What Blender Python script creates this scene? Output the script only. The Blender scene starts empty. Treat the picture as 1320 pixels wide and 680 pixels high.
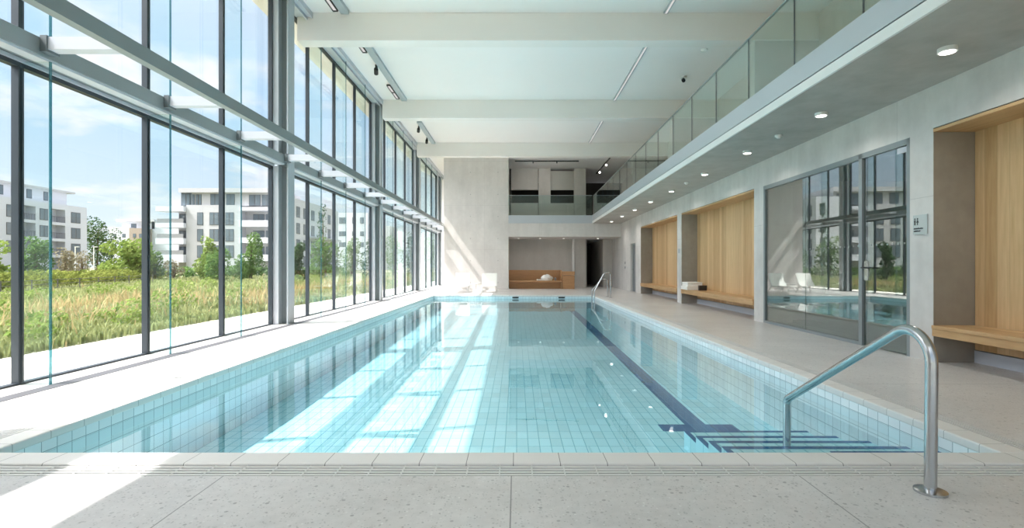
import bpy, bmesh, math, random
from mathutils import Vector, Matrix
random.seed(7)
S = bpy.context.scene
COL = S.collection
F, VX, VY, H = 657.0, 666.0, 343.0, 1.2            # focal length and vanishing point (px of the 1320x680 frame), eye height
TH = 0.0137                                        # the right-hand wall is not quite parallel to the glass wall
RM = Matrix.Rotation(-TH, 4, 'Z')

def ptX(px, Y): return (px - VX) / F * Y
def ptZ(py, Y): return H + (VY - py) / F * Y

# ------------------------------------------------------------------ node materials
def srgb(r, g, b):
    f = lambda c: (c/255/12.92) if c/255 <= 0.04045 else ((c/255+0.055)/1.055)**2.4
    return (f(r), f(g), f(b), 1.0)

class NT:
    def __init__(s, name):
        s.m = bpy.data.materials.new(name); s.m.use_nodes = True
        s.t = s.m.node_tree; s.t.nodes.clear()
        s.out = s.t.nodes.new('ShaderNodeOutputMaterial')
    def n(s, typ, **kw):
        nd = s.t.nodes.new(typ)
        for k, v in kw.items(): setattr(nd, k, v)
        return nd
    def l(s, a, b): s.t.links.new(a, b)
    def math(s, op, a, b=None, c=None):
        nd = s.n('ShaderNodeMath', operation=op)
        for i, v in enumerate((a, b, c)):
            if v is None: continue
            if isinstance(v, (int, float)): nd.inputs[i].default_value = v
            else: s.l(v, nd.inputs[i])
        return nd.outputs[0]
    def mix(s, fac, a, b, blend='MIX'):
        nd = s.n('ShaderNodeMix', data_type='RGBA', blend_type=blend)
        for i, v in ((0, fac), (6, a), (7, b)):
            if isinstance(v, (int, float)): nd.inputs[i].default_value = v
            elif isinstance(v, (tuple, list)): nd.inputs[i].default_value = v
            else: s.l(v, nd.inputs[i])
        return nd.outputs[2]
    def coord(s): return s.n('ShaderNodeTexCoord').outputs['Object']
    def scaled(s, vec, sc):
        nd = s.n('ShaderNodeVectorMath', operation='MULTIPLY'); s.l(vec, nd.inputs[0]); nd.inputs[1].default_value = sc
        return nd.outputs[0]
    def noise(s, vec, scale, detail=3, rough=0.55):
        nd = s.n('ShaderNodeTexNoise'); s.l(vec, nd.inputs['Vector'])
        nd.inputs['Scale'].default_value = scale; nd.inputs['Detail'].default_value = detail; nd.inputs['Roughness'].default_value = rough
        return nd.outputs['Fac']
    def ramp(s, fac, pts):
        nd = s.n('ShaderNodeValToRGB'); e = nd.color_ramp.elements
        while len(e) < len(pts): e.new(0.5)
        for q, (p, c) in zip(e, pts):
            q.position = p; q.color = c if len(c) == 4 else (*c, 1)
        s.l(fac, nd.inputs[0]); return nd.outputs[0]
    def bsdf(s, col, rough=0.5, metal=0.0, bump=None, bstr=0.1, bdist=0.01, spec=None, emis=None, estr=0):
        b = s.n('ShaderNodeBsdfPrincipled')
        if isinstance(col, (tuple, list)): b.inputs['Base Color'].default_value = col
        else: s.l(col, b.inputs['Base Color'])
        if isinstance(rough, (int, float)): b.inputs['Roughness'].default_value = rough
        else: s.l(rough, b.inputs['Roughness'])
        b.inputs['Metallic'].default_value = metal
        if spec is not None: b.inputs['Specular IOR Level'].default_value = spec
        if emis: b.inputs['Emission Color'].default_value = emis; b.inputs['Emission Strength'].default_value = estr
        if bump is not None:
            bp = s.n('ShaderNodeBump'); bp.inputs['Strength'].default_value = bstr; bp.inputs['Distance'].default_value = bdist
            s.l(bump, bp.inputs['Height']); s.l(bp.outputs[0], b.inputs['Normal'])
        s.l(b.outputs[0], s.out.inputs[0]); return b

def plain(name, col, rough=0.5, metal=0.0, var=0.06, scale=3.0):
    t = NT(name); c = t.coord(); n = t.noise(c, scale, 4)
    dark = tuple(x*(1-var) for x in col[:3]) + (1,); lite = tuple(min(1, x*(1+var)) for x in col[:3]) + (1,)
    t.bsdf(t.mix(n, dark, lite), rough, metal); return t.m

def concrete(name, c1, c2, rough=0.75, board=None, holes=True, spots=0.0, plane='YZ'):
    t = NT(name); c = t.coord()
    n1 = t.noise(c, 0.55, 5, 0.6); n2 = t.noise(c, 6, 4, 0.6)
    st = t.noise(t.scaled(c, (1.2, 1.2, 0.22)), 2.2, 3)
    f = t.math('ADD', t.math('MULTIPLY', n1, 0.55), t.math('ADD', t.math('MULTIPLY', n2, 0.2), t.math('MULTIPLY', st, 0.35)))
    col = t.ramp(f, [(0.40, c1), (0.72, c2)])
    sx = t.n('ShaderNodeSeparateXYZ'); t.l(c, sx.inputs[0])
    ax = {'X': 0, 'Y': 1, 'Z': 2}
    u, v = sx.outputs[ax[plane[0]]], sx.outputs[ax[plane[1]]]
    if holes:                                                # shuttering tie holes and faint panel joints
        fu = t.math('SUBTRACT', t.math('MODULO', t.math('ADD', u, 100.3), 1.45), 0.72)
        fv = t.math('SUBTRACT', t.math('MODULO', t.math('ADD', v, 100.0), 1.16), 0.58)
        d = t.math('SQRT', t.math('ADD', t.math('MULTIPLY', fu, fu), t.math('MULTIPLY', fv, fv)))
        hole = t.math('LESS_THAN', d, 0.022)
        col = t.mix(t.math('MULTIPLY', hole, 0.55), col, (0.16, 0.16, 0.155, 1))
        ju = t.math('LESS_THAN', t.math('MODULO', t.math('ADD', u, 100.3), 2.9), 0.008)
        jv = t.math('LESS_THAN', t.math('MODULO', t.math('ADD', v, 100.0), 2.32), 0.008)
        col = t.mix(t.math('MULTIPLY', t.math('MAXIMUM', ju, jv), 0.3), col, (0.2, 0.2, 0.2, 1))
    t.bsdf(col, rough, 0, n2, 0.08, 0.01); return t.m

def terrazzo(name, c1, c2, joints=True):
    t = NT(name); c = t.coord()
    n1 = t.noise(c, 0.8, 5, 0.6); n2 = t.noise(c, 14, 4, 0.65)
    f = t.math('ADD', t.math('MULTIPLY', n1, 0.6), t.math('MULTIPLY', n2, 0.4))
    col = t.ramp(f, [(0.35, c1), (0.65, c2)])
    for sc, th, dark in ((24, 0.24, (0.10, 0.10, 0.10, 1)), (46, 0.26, (0.16, 0.16, 0.16, 1)), (70, 0.3, (0.2, 0.19, 0.18, 1)), (34, 0.2, (0.85, 0.85, 0.83, 1))):
        vo = t.n('ShaderNodeTexVoronoi'); t.l(c, vo.inputs['Vector']); vo.inputs['Scale'].default_value = sc
        sel = t.n('ShaderNodeSeparateColor'); t.l(vo.outputs['Color'], sel.inputs[0])
        m = t.math('MULTIPLY', t.math('LESS_THAN', vo.outputs['Distance'], th), t.math('GREATER_THAN', sel.outputs[0], 0.62))
        m = t.math('MULTIPLY', m, t.math('MULTIPLY', sel.outputs[1], 0.55))
        col = t.mix(m, col, dark)
    if joints:
        sx = t.n('ShaderNodeSeparateXYZ'); t.l(c, sx.inputs[0])
        jx = t.math('LESS_THAN', t.math('ABSOLUTE', t.math('SUBTRACT', t.math('MODULO', t.math('ADD', sx.outputs[0], 15.705), 1.65), 0.825)), 0.0035)
        jy = t.math('LESS_THAN', t.math('ABSOLUTE', t.math('SUBTRACT', t.math('MODULO', t.math('ADD', sx.outputs[1], 22.4), 2.4), 1.2)), 0.0035)
        fr = t.math('LESS_THAN', sx.outputs[1], 3.0)
        sd = t.math('GREATER_THAN', sx.outputs[1], 3.0)
        j = t.math('MAXIMUM', t.math('MULTIPLY', jx, fr), t.math('MULTIPLY', jy, sd))
        col = t.mix(t.math('MULTIPLY', j, 0.75), col, (0.13, 0.13, 0.13, 1))
    t.bsdf(col, t.math('ADD', t.math('MULTIPLY', n2, 0.18), 0.22), 0, n2, 0.03, 0.004); return t.m

def tiles(name, col, grout, su, sv, plane, g=0.004, rough=0.18, ou=0.0, ov=0.0, var=0.06):
    t = NT(name); c = t.coord(); sx = t.n('ShaderNodeSeparateXYZ'); t.l(c, sx.inputs[0])
    ax = {'X': 0, 'Y': 1, 'Z': 2}
    u = t.math('DIVIDE', t.math('ADD', sx.outputs[ax[plane[0]]], 100*su + ou), su)
    v = t.math('DIVIDE', t.math('ADD', sx.outputs[ax[plane[1]]], 100*sv + ov), sv)
    def line(q, s):
        fr = t.math('FRACT', q)
        return t.math('MAXIMUM', t.math('LESS_THAN', fr, g/s), t.math('GREATER_THAN', fr, 1-g/s))
    m = t.math('MAXIMUM', line(u, su), line(v, sv))
    cv = t.n('ShaderNodeCombineXYZ'); t.l(t.math('FLOOR', u), cv.inputs[0]); t.l(t.math('FLOOR', v), cv.inputs[1])
    wn = t.n('ShaderNodeTexWhiteNoise', noise_dimensions='3D'); t.l(cv.outputs[0], wn.inputs['Vector'])
    a = tuple(x*(1-var) for x in col[:3]) + (1,); b = tuple(min(1, x*(1+var)) for x in col[:3]) + (1,)
    cc = t.mix(m, t.mix(wn.outputs['Value'], a, b), grout)
    t.bsdf(cc, rough, 0, t.math('SUBTRACT', 1.0, m), 0.3, 0.003); return t.m

def glass(name, tint, f0, body=0.0, bodycol=(0.3, 0.5, 0.48, 1), power=5.0):
    t = NT(name)
    lw = t.n('ShaderNodeLayerWeight'); lw.inputs['Blend'].default_value = 0.5
    fr = t.math('ADD', t.math('MULTIPLY', t.math('POWER', lw.outputs['Facing'], power), 1 - f0), f0)
    tr = t.n('ShaderNodeBsdfTransparent'); tr.inputs[0].default_value = tint
    gl = t.n('ShaderNodeBsdfGlossy'); gl.inputs['Roughness'].default_value = 0.0; gl.inputs[0].default_value = (1, 1, 1, 1)
    first = tr.outputs[0]
    if body > 0:
        df = t.n('ShaderNodeBsdfDiffuse'); df.inputs[0].default_value = bodycol
        ms = t.n('ShaderNodeMixShader'); ms.inputs[0].default_value = body; t.l(first, ms.inputs[1]); t.l(df.outputs[0], ms.inputs[2]); first = ms.outputs[0]
    mx = t.n('ShaderNodeMixShader'); t.l(fr, mx.inputs[0]); t.l(first, mx.inputs[1]); t.l(gl.outputs[0], mx.inputs[2])
    t.l(mx.outputs[0], t.out.inputs[0]); return t.m

def water_mat():
    t = NT('pool water'); c = t.coord()
    n = t.noise(t.scaled(c, (1.0, 0.8, 1)), 2.6, 2, 0.5)
    bp = t.n('ShaderNodeBump'); bp.inputs['Strength'].default_value = 0.05; bp.inputs['Distance'].default_value = 0.02; t.l(n, bp.inputs['Height'])
    lw = t.n('ShaderNodeLayerWeight'); lw.inputs['Blend'].default_value = 0.5; t.l(bp.outputs[0], lw.inputs['Normal'])
    fr = t.math('ADD', t.math('MULTIPLY', t.math('POWER', lw.outputs['Facing'], 4.2), 0.97), 0.03)
    tr = t.n('ShaderNodeBsdfTransparent'); tr.inputs[0].default_value = (0.86, 0.967, 0.985, 1)
    gl = t.n('ShaderNodeBsdfGlossy'); gl.inputs['Roughness'].default_value = 0.01; t.l(bp.outputs[0], gl.inputs['Normal'])
    mx = t.n('ShaderNodeMixShader'); t.l(fr, mx.inputs[0]); t.l(tr.outputs[0], mx.inputs[1]); t.l(gl.outputs[0], mx.inputs[2])
    t.l(mx.outputs[0], t.out.inputs[0]); return t.m

def wood(name, c1, c2, plank='Y', pw=0.12, grain='Z'):
    t = NT(name); c = t.coord(); sx = t.n('ShaderNodeSeparateXYZ'); t.l(c, sx.inputs[0])
    u = t.math('DIVIDE', t.math('ADD', sx.outputs[{'X': 0, 'Y': 1, 'Z': 2}[plank]], 50.0), pw)
    wn = t.n('ShaderNodeTexWhiteNoise', noise_dimensions='1D'); t.l(t.math('FLOOR', u), wn.inputs['W'])
    sc = {'Z': (9, 9, 0.7), 'Y': (9, 0.7, 9), 'X': (0.7, 9, 9)}[grain]
    off = t.n('ShaderNodeVectorMath', operation='ADD'); t.l(t.scaled(c, sc), off.inputs[0])
    cb = t.n('ShaderNodeCombineXYZ')
    for i in range(3): t.l(t.math('MULTIPLY', wn.outputs['Value'], 37.0), cb.inputs[i])
    t.l(cb.outputs[0], off.inputs[1])
    n = t.noise(off.outputs[0], 2.5, 6, 0.6)
    f = t.math('ADD', t.math('MULTIPLY', n, 0.6), t.math('MULTIPLY', wn.outputs['Value'], 0.4))
    col = t.ramp(f, [(0.25, c1), (0.75, c2)])
    ln = t.math('LESS_THAN', t.math('FRACT', u), 0.025)
    col = t.mix(t.math('MULTIPLY', ln, 0.45), col, tuple(x*0.45 for x in c1[:3]) + (1,))
    t.bsdf(col, 0.45, 0, n, 0.05, 0.005); return t.m

def leafy(name, c1, c2, scale=0.9):
    t = NT(name); c = t.coord()
    n = t.noise(c, scale, 4, 0.65); n2 = t.noise(c, 9, 2)
    col = t.ramp(t.math('ADD', t.math('MULTIPLY', n, 0.6), t.math('MULTIPLY', n2, 0.4)), [(0.36, c1), (0.64, c2)])
    d = t.n('ShaderNodeBsdfDiffuse'); t.l(col, d.inputs[0]); tl = t.n('ShaderNodeBsdfTranslucent'); t.l(col, tl.inputs[0])
    ms = t.n('ShaderNodeMixShader'); ms.inputs[0].default_value = 0.35; t.l(d.outputs[0], ms.inputs[1]); t.l(tl.outputs[0], ms.inputs[2])
    t.l(ms.outputs[0], t.out.inputs[0]); return t.m

def emit(name, col, st):
    t = NT(name); e = t.n('ShaderNodeEmission'); e.inputs[0].default_value = col; e.inputs[1].default_value = st
    t.l(e.outputs[0], t.out.inputs[0]); return t.m

M = {}
M['conc_right'] = concrete('fair faced concrete right', srgb(193, 190, 187), srgb(223, 220, 217))
M['conc_back'] = concrete('fair faced concrete back', srgb(206, 202, 199), srgb(228, 224, 221), plane='XZ')
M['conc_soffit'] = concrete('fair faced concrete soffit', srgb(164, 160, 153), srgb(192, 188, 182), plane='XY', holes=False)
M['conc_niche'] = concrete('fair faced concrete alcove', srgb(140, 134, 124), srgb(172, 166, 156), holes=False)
M['conc_dim'] = concrete('grey rendered wall', srgb(190, 186, 181), srgb(208, 204, 199), holes=False)
M['white'] = plain('white plaster', srgb(244, 240, 239), 0.8, 0, 0.02, 0.8)
M['beam'] = plain('off-white plaster beam', srgb(240, 235, 232), 0.8, 0, 0.03, 0.8)
M['floor'] = terrazzo('ground concrete terrazzo', srgb(193, 190, 188), srgb(217, 214, 212))
M['coping'] = plain('white stoneware coping', srgb(222, 220, 217), 0.45, 0, 0.03, 6)
M['coping_x'] = tiles('white stoneware coping tiles x', srgb(222, 220, 217), srgb(120, 118, 116), 0.284, 9.0, 'XY', 0.0022, 0.4, 0.02, 0, 0.02)
M['coping_y'] = tiles('white stoneware coping tiles y', srgb(222, 220, 217), srgb(150, 148, 146), 9.0, 0.284, 'XY', 0.0022, 0.4, 0, 0, 0.02)
M['grate'] = plain('pale grey grate', srgb(205, 204, 202), 0.5, 0, 0.03, 8)
M['groove'] = plain('dark groove', srgb(60, 60, 60), 0.8)
M['tile_floor'] = tiles('aqua pool floor tiles', srgb(188, 234, 245), srgb(112, 186, 206), 0.125, 0.25, 'XY', 0.0045, 0.25)
M['tile_side'] = tiles('white pool side tiles', srgb(234, 240, 243), srgb(160, 176, 182), 0.125, 0.125, 'YZ', 0.003, 0.15)
M['tile_end'] = tiles('white pool end tiles', srgb(226, 238, 242), srgb(160, 176, 182), 0.125, 0.125, 'XZ', 0.003, 0.15)
M['tile_navy'] = tiles('navy lane tiles', srgb(16, 88, 146), srgb(48, 120, 168), 0.125, 0.25, 'XY', 0.003, 0.2)
M['water'] = water_mat()
M['steel_grey'] = plain('grey painted steel', srgb(140, 148, 150), 0.4, 0.1, 0.04, 2)
M['steel_lite'] = plain('light grey painted steel', srgb(176, 184, 190), 0.4, 0.1, 0.03, 2)
M['steel_white'] = plain('silver white painted steel', srgb(200, 204, 212), 0.4, 0.1, 0.03, 2)
M['steel_dark'] = plain('darker grey steel', srgb(104, 112, 116), 0.4, 0.1, 0.03, 2)
M['mullion'] = plain('anthracite window profile', srgb(56, 64, 72), 0.4, 0.2, 0.05, 3)
M['fascia'] = plain('blue grey metal fascia', srgb(192, 198, 204), 0.35, 0.2, 0.03, 1)
M['glass'] = glass('clear window glass', (0.98, 0.984, 0.982, 1), 0.03)
M['fin'] = glass('teal tinted fin glass', (0.915, 0.962, 0.958, 1), 0.03)
M['fin_edge'] = glass('polished glass edge', (0.35, 0.62, 0.66, 1), 0.05, 0.35, srgb(80, 140, 150))
M['balus'] = glass('greenish balustrade glass', (0.83, 0.905, 0.885, 1), 0.05)
M['part_glass'] = glass('reflective partition glass', (0.66, 0.74, 0.70, 1), 0.22)
M['chrome'] = plain('brushed stainless steel', srgb(190, 192, 194), 0.22, 1.0, 0.04, 20)
M['oak'] = wood('oak planks', srgb(190, 150, 104), srgb(226, 192, 146), 'Y', 0.16, 'Z')
M['oak_b'] = wood('oak bench', srgb(188, 148, 102), srgb(224, 190, 144), 'X', 0.28, 'Y')
M['oak_x'] = wood('oak bench far', srgb(176, 130, 88), srgb(208, 164, 116), 'Y', 0.4, 'X')
M['cloth'] = plain('white sling fabric', srgb(240, 240, 236), 0.9, 0, 0.02, 20)
M['towel'] = plain('white terry towel', srgb(244, 242, 238), 0.95, 0, 0.04, 60)
M['dark'] = plain('dark void', srgb(40, 38, 36), 0.8)
M['darkwood'] = plain('dark stained door', srgb(52, 46, 40), 0.6)
M['black'] = plain('black metal', srgb(38, 38, 40), 0.5)
M['white_metal'] = plain('white metal', srgb(236, 236, 234), 0.5)
M['lamp'] = emit('lamp diffuser', (1, 0.96, 0.9, 1), 2.6)
M['strip'] = emit('strip diffuser', (1, 0.98, 0.95, 1), 0.3)
M['greydoor'] = plain('grey door leaf', srgb(126, 130, 134), 0.5)
M['dot'] = plain('frosted marking', srgb(150, 156, 154), 0.7)
M['pav'] = tiles('pale terrace paving', srgb(193, 190, 183), srgb(166, 161, 154), 0.9, 1.8, 'XY', 0.006, 0.8)
M['earth'] = plain('meadow ground', srgb(112, 112, 84), 0.95, 0, 0.25, 0.6)
M['render_w'] = plain('white render', srgb(206, 208, 216), 0.9, 0, 0.02, 0.2)
M['render_g'] = plain('warm grey render', srgb(184, 184, 188), 0.9, 0, 0.02, 0.2)
M['render_t'] = plain('taupe render', srgb(155, 143, 132), 0.9, 0, 0.02, 0.2)
M['pane'] = plain('reflective house pane', srgb(101, 112, 121), 0.08, 0, 0.1, 0.2)
M['frame_d'] = plain('dark house frame', srgb(83, 83, 85), 0.6)
M['rail'] = plain('balcony railing', srgb(136, 137, 140), 0.6)
M['leaf_a'] = leafy('light green leaves', srgb(92, 118, 54), srgb(148, 164, 92))
M['leaf_b'] = leafy('mid green leaves', srgb(69, 100, 57), srgb(121, 148, 85))
M['leaf_c'] = leafy('dark green leaves', srgb(44, 69, 47), srgb(85, 112, 73))
M['leaf_h'] = leafy('hedge leaves', srgb(69, 85, 42), srgb(146, 154, 81))
M['leaf_p'] = leafy('pale brown twigs', srgb(107, 99, 80), srgb(151, 148, 125))
M['grass'] = leafy('meadow grass', srgb(108, 122, 76), srgb(172, 176, 128), 0.5)
M['grass_dry'] = leafy('dry grass', srgb(157, 142, 97), srgb(187, 172, 133), 0.5)
M['bark'] = plain('bark', srgb(96, 82, 68), 0.9)

# ------------------------------------------------------------------ mesh helpers
class MB:
    def __init__(s): s.v = []; s.f = []
    def box(s, x0, x1, y0, y1, z0, z1):
        a = len(s.v)
        s.v += [(x0,y0,z0),(x1,y0,z0),(x1,y1,z0),(x0,y1,z0),(x0,y0,z1),(x1,y0,z1),(x1,y1,z1),(x0,y1,z1)]
        s.f += [tuple(a+i for i in q) for q in ((0,3,2,1),(4,5,6,7),(0,1,5,4),(1,2,6,5),(2,3,7,6),(3,0,4,7))]
        return s
    def quad(s, *p):
        a = len(s.v); s.v += [tuple(q) for q in p]; s.f.append(tuple(range(a, a+len(p)))); return s
    def prism(s, prof, axis, a0, a1):
        # profile = list of 2D points in the two other axes (cyclic order), extruded along axis
        def P(u, w, a): return {'X': (a, u, w), 'Y': (u, a, w), 'Z': (u, w, a)}[axis]
        n = len(prof); b = len(s.v)
        s.v += [P(u, w, a0) for u, w in prof] + [P(u, w, a1) for u, w in prof]
        s.f += [tuple(b+i for i in range(n))[::-1], tuple(b+n+i for i in range(n))]
        s.f += [(b+i, b+(i+1) % n, b+n+(i+1) % n, b+n+i) for i in range(n)]
        return s
    def ring(s, c, d, r, n, up=None):
        d = Vector(d).normalized(); u = Vector(up) if up else (Vector((0,0,1)) if abs(d.z) < 0.9 else Vector((1,0,0)))
        a = d.cross(u).normalized(); b = a.cross(d)
        k = len(s.v)
        for i in range(n):
            t = 2*math.pi*i/n; s.v.append(tuple(Vector(c) + a*(r*math.cos(t)) + b*(r*math.sin(t))))
        return list(range(k, k+n))
    def tube(s, pts, r, n=12, up=None, cap=True):
        pts = [Vector(p) for p in pts]; rs = []
        for i, p in enumerate(pts):
            d = (pts[min(i+1, len(pts)-1)] - pts[max(i-1, 0)])
            rr = r[i] if isinstance(r, (list, tuple)) else r
            rs.append(s.ring(p, d, rr, n, up))
        for A, B in zip(rs, rs[1:]):
            for i in range(n): s.f.append((A[i], A[(i+1) % n], B[(i+1) % n], B[i]))
        if cap: s.f.append(tuple(rs[0][::-1])); s.f.append(tuple(rs[-1]))
        return s
    def disc(s, c, r, z0, z1, n=24):
        return s.tube([(c[0], c[1], z0), (c[0], c[1], z1)], r, n)
    def build(s, name, mat, parent=None, rot=False, bevel=0.0, smooth=False, seg=2):
        me = bpy.data.meshes.new(name)
        off = Vector((0,0,0)); p = parent
        while p: off += p.location; p = p.parent
        vs = [Vector(q) for q in s.v]
        if rot: vs = [RM @ q for q in vs]
        me.from_pydata([tuple(q - off) for q in vs], [], s.f); me.update()
        bm = bmesh.new(); bm.from_mesh(me); bmesh.ops.recalc_face_normals(bm, faces=bm.faces); bm.to_mesh(me); bm.free()
        o = bpy.data.objects.new(name, me); COL.objects.link(o)
        me.materials.append(M[mat] if isinstance(mat, str) else mat)
        if parent: o.parent = parent
        if smooth:
            for q in me.polygons: q.use_smooth = True
            me.set_sharp_from_angle(angle=math.radians(40))
        if bevel:
            b = o.modifiers.new('bevel', 'BEVEL'); b.width = bevel; b.segments = seg; b.limit_method = 'ANGLE'
        return o

def tag(o, label=None, cat=None, group=None, kind=None):
    if label: o['label'] = label
    if cat: o['category'] = cat
    if group: o['group'] = group
    if kind: o['kind'] = kind
    return o
def empty(name, loc, label, cat, group=None, kind=None, rot=False):
    o = bpy.data.objects.new(name, None); COL.objects.link(o)
    o.location = RM @ Vector(loc) if rot else Vector(loc); o.empty_display_size = 0.1
    return tag(o, label, cat, group, kind)
def copy_tree(o, parent=None):
    c = o.copy(); COL.objects.link(c); c.parent = parent
    for ch in o.children: copy_tree(ch, c)
    return c
B = lambda *a: MB().box(*a)
ORD = ['first', 'second', 'third', 'fourth', 'fifth', 'sixth', 'seventh', 'eighth', 'ninth', 'tenth']

# ------------------------------------------------------------------ main dimensions
WX = -5.06                        # glass wall
PX0, PX1, PY0, PY1 = -3.38, 3.10, 3.25, 20.8   # pool
ZW, ZB = -0.13, -0.74             # water and pool floor
CI, CO = 0.18, 0.33               # coping, coping + grate
RX = 5.13                         # right wall (turned by TH)
YB = 26.8                         # end wall
ZS, ZF = 3.46, 3.86               # balcony soffit and floor
ZC = 6.97                         # ceiling
BY = [11.6, 17.68, 23.77]; BT = 0.37; ZBM = 6.335
CYS = [10.57, 17.73, 24.89, 32.05]
MUL = [[5.17, 6.96, 8.75], [12.33, 14.12, 15.91], [19.49, 21.28, 23.07], [26.65, 28.44, 30.23]]
BAYS = [(3.40, 10.52), (10.92, 17.68), (18.08, 24.84), (25.24, 32.0)]

# ------------------------------------------------------------------ floor and pool
fl = MB()
fl.box(WX-0.1, 5.9, -4.0, PY0-CO, -0.3, 0)
fl.box(WX-0.1, PX0-CO, PY0-CO, PY1+CO, -0.3, 0)
fl.box(PX1+CO, 6.2, PY0-CO, PY1+CO, -0.3, 0)
fl.box(WX-0.1, 6.6, PY1+CO, 34.5, -0.3, 0)
tag(fl.build('floor', 'floor'), 'grey ground concrete floor around the pool', 'floor', kind='structure')

pool = empty('swimming_pool', (0, 0, 0), 'long rectangular tiled swimming pool sunk in the floor', 'swimming pool')
ZFAR = -0.52                      # the floor rises towards the far end
def zb(y): return ZB if y < 6.6 else ZB + (ZFAR-ZB)*(y-6.6)/(PY1-6.6)
MB().prism([(PY0-0.1, ZB-0.1), (PY1+0.1, ZB-0.1), (PY1+0.1, ZFAR), (PY1, ZFAR), (6.6, ZB), (PY0-0.1, ZB)], 'X', PX0-0.1, PX1+0.1).build('basin_floor', 'tile_floor', pool)
B(PX0-0.1, PX0, PY0, PY1, ZB, -0.048).build('side_wall', 'tile_side', pool)
B(PX1, PX1+0.1, PY0, PY1, ZB, -0.048).build('side_wall', 'tile_side', pool)
B(PX0, PX1, PY0-0.1, PY0, ZB, -0.048).build('end_wall', 'tile_end', pool)
B(PX0, PX1, PY1, PY1+0.1, ZB, -0.048).build('end_wall', 'tile_end', pool)
def frame4(x0, x1, y0, y1, w, z0, z1):
    return [(x0-w, x1+w, y0-w, y0, z0, z1), (x0-w, x1+w, y1, y1+w, z0, z1), (x0-w, x0, y0, y1, z0, z1), (x1, x1+w, y0, y1, z0, z1)]
r = frame4(PX0, PX1, PY0, PY1, CI, -0.05, 0.014)
r = [(a, b, c, d, e, f) for a, b, c, d, e, f in r]; o_ = 0.008
r[0] = (r[0][0], r[0][1], r[0][2], r[0][3]+o_, *r[0][4:]); r[1] = (r[1][0], r[1][1], r[1][2]-o_, *r[1][3:]); r[2] = (r[2][0], r[2][1]+o_, *r[2][2:]); r[3] = (r[3][0]-o_, *r[3][1:])
MB().box(*r[0]).build('coping', 'coping_x', pool, bevel=0.012, seg=3)
MB().box(*r[1]).build('coping', 'coping_x', pool, bevel=0.012, seg=3)
MB().box(*r[2]).build('coping', 'coping_y', pool, bevel=0.012, seg=3)
MB().box(*r[3]).build('coping', 'coping_y', pool, bevel=0.012, seg=3)
gx0, gx1, gy0, gy1 = PX0-CI, PX1+CI, PY0-CI, PY1+CI
gw = CO-CI
bed = MB()
for q in frame4(gx0, gx1, gy0, gy1, gw, -0.06, -0.012): bed.box(*q)
bed.build('overflow_channel', 'groove', pool)
gr = MB(); nb = 4; bw = gw/nb
for i in range(nb):
    a = i*bw+0.006; b = (i+1)*bw-0.006
    gr.box(gx0-b, gx1+b, gy0-b, gy0-a, -0.02, 0.0)
    gr.box(gx0-b, gx1+b, gy1+a, gy1+b, -0.02, 0.0)
    gr.box(gx0-b, gx0-a, gy0, gy1, -0.02, 0.0)
    gr.box(gx1+a, gx1+b, gy0, gy1, -0.02, 0.0)
x = gx0-gw
while x < gx1+gw:
    gr.box(x-0.004, x+0.004, gy0-gw, gy0, -0.02, 0.0015); gr.box(x-0.004, x+0.004, gy1, gy1+gw, -0.02, 0.0015); x += 0.19
y = gy0
while y < gy1:
    gr.box(gx0-gw, gx0, y-0.004, y+0.004, -0.02, 0.0015); gr.box(gx1, gx1+gw, y-0.004, y+0.004, -0.02, 0.0015); y += 0.19
gr.build('overflow_grate', 'grate', pool)
# lane line with its T
LX = 2.19; TY = 6.0
ll = MB().prism([(TY+0.25, ZB+0.004), (6.6, ZB+0.004), (20.0, zb(20.0)+0.004), (20.0, zb(20.0)-0.05), (6.6, ZB-0.05), (TY+0.25, ZB-0.05)], 'X', LX-0.125, LX+0.125)
ll.build('lane_line', 'tile_navy', pool)
B(LX-0.46, LX+0.45, TY, TY+0.25, ZB-0.05, ZB+0.004).build('lane_crossbar', 'tile_navy', pool)
# steps in the near right corner, navy nosing lines
steps = [(-0.56, 5.45, 1.79), (-0.45, 4.95, 1.74), (-0.34, 4.49, 1.69), (-0.235, 4.055, 1.63), (-0.16, 3.74, 2.30)]
for i, (z, yb, xl) in enumerate(steps):
    st = B(xl, PX1, PY0, yb, ZB, z).build('step', 'tile_floor', pool)
    y0 = (steps[i+1][1] - 0.02) if i+1 < len(steps) else PY0
    n = MB().box(xl, PX1, yb-0.045, yb+0.003, z-0.002, z+0.004).box(xl-0.003, xl+0.045, y0-0.1, yb-0.045, z-0.002, z+0.004)
    n.build('nosing_line', 'tile_navy', st)
for px in (664.5, 724):
    X = ptX(px, PY1); q = MB().box(X-0.13, X+0.13, PY1-0.012, PY1, -0.105, -0.045)
    g = q.build('overflow_grille', 'black', pool)
wt = MB().quad((PX0, PY0, ZW), (PX1, PY0, ZW), (PX1, PY1, ZW), (PX0, PY1, ZW)).build('pool_water', 'water')
tag(wt, 'clear turquoise water filling the pool', 'water', kind='stuff')

# drain channel along the glass wall
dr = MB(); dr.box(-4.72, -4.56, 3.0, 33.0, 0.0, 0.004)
tag(dr.build('drain_channel', plain('drain grey', srgb(74, 74, 78), 0.5)), 'long grey drain strip in the floor beside the glass wall', 'drain')

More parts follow.
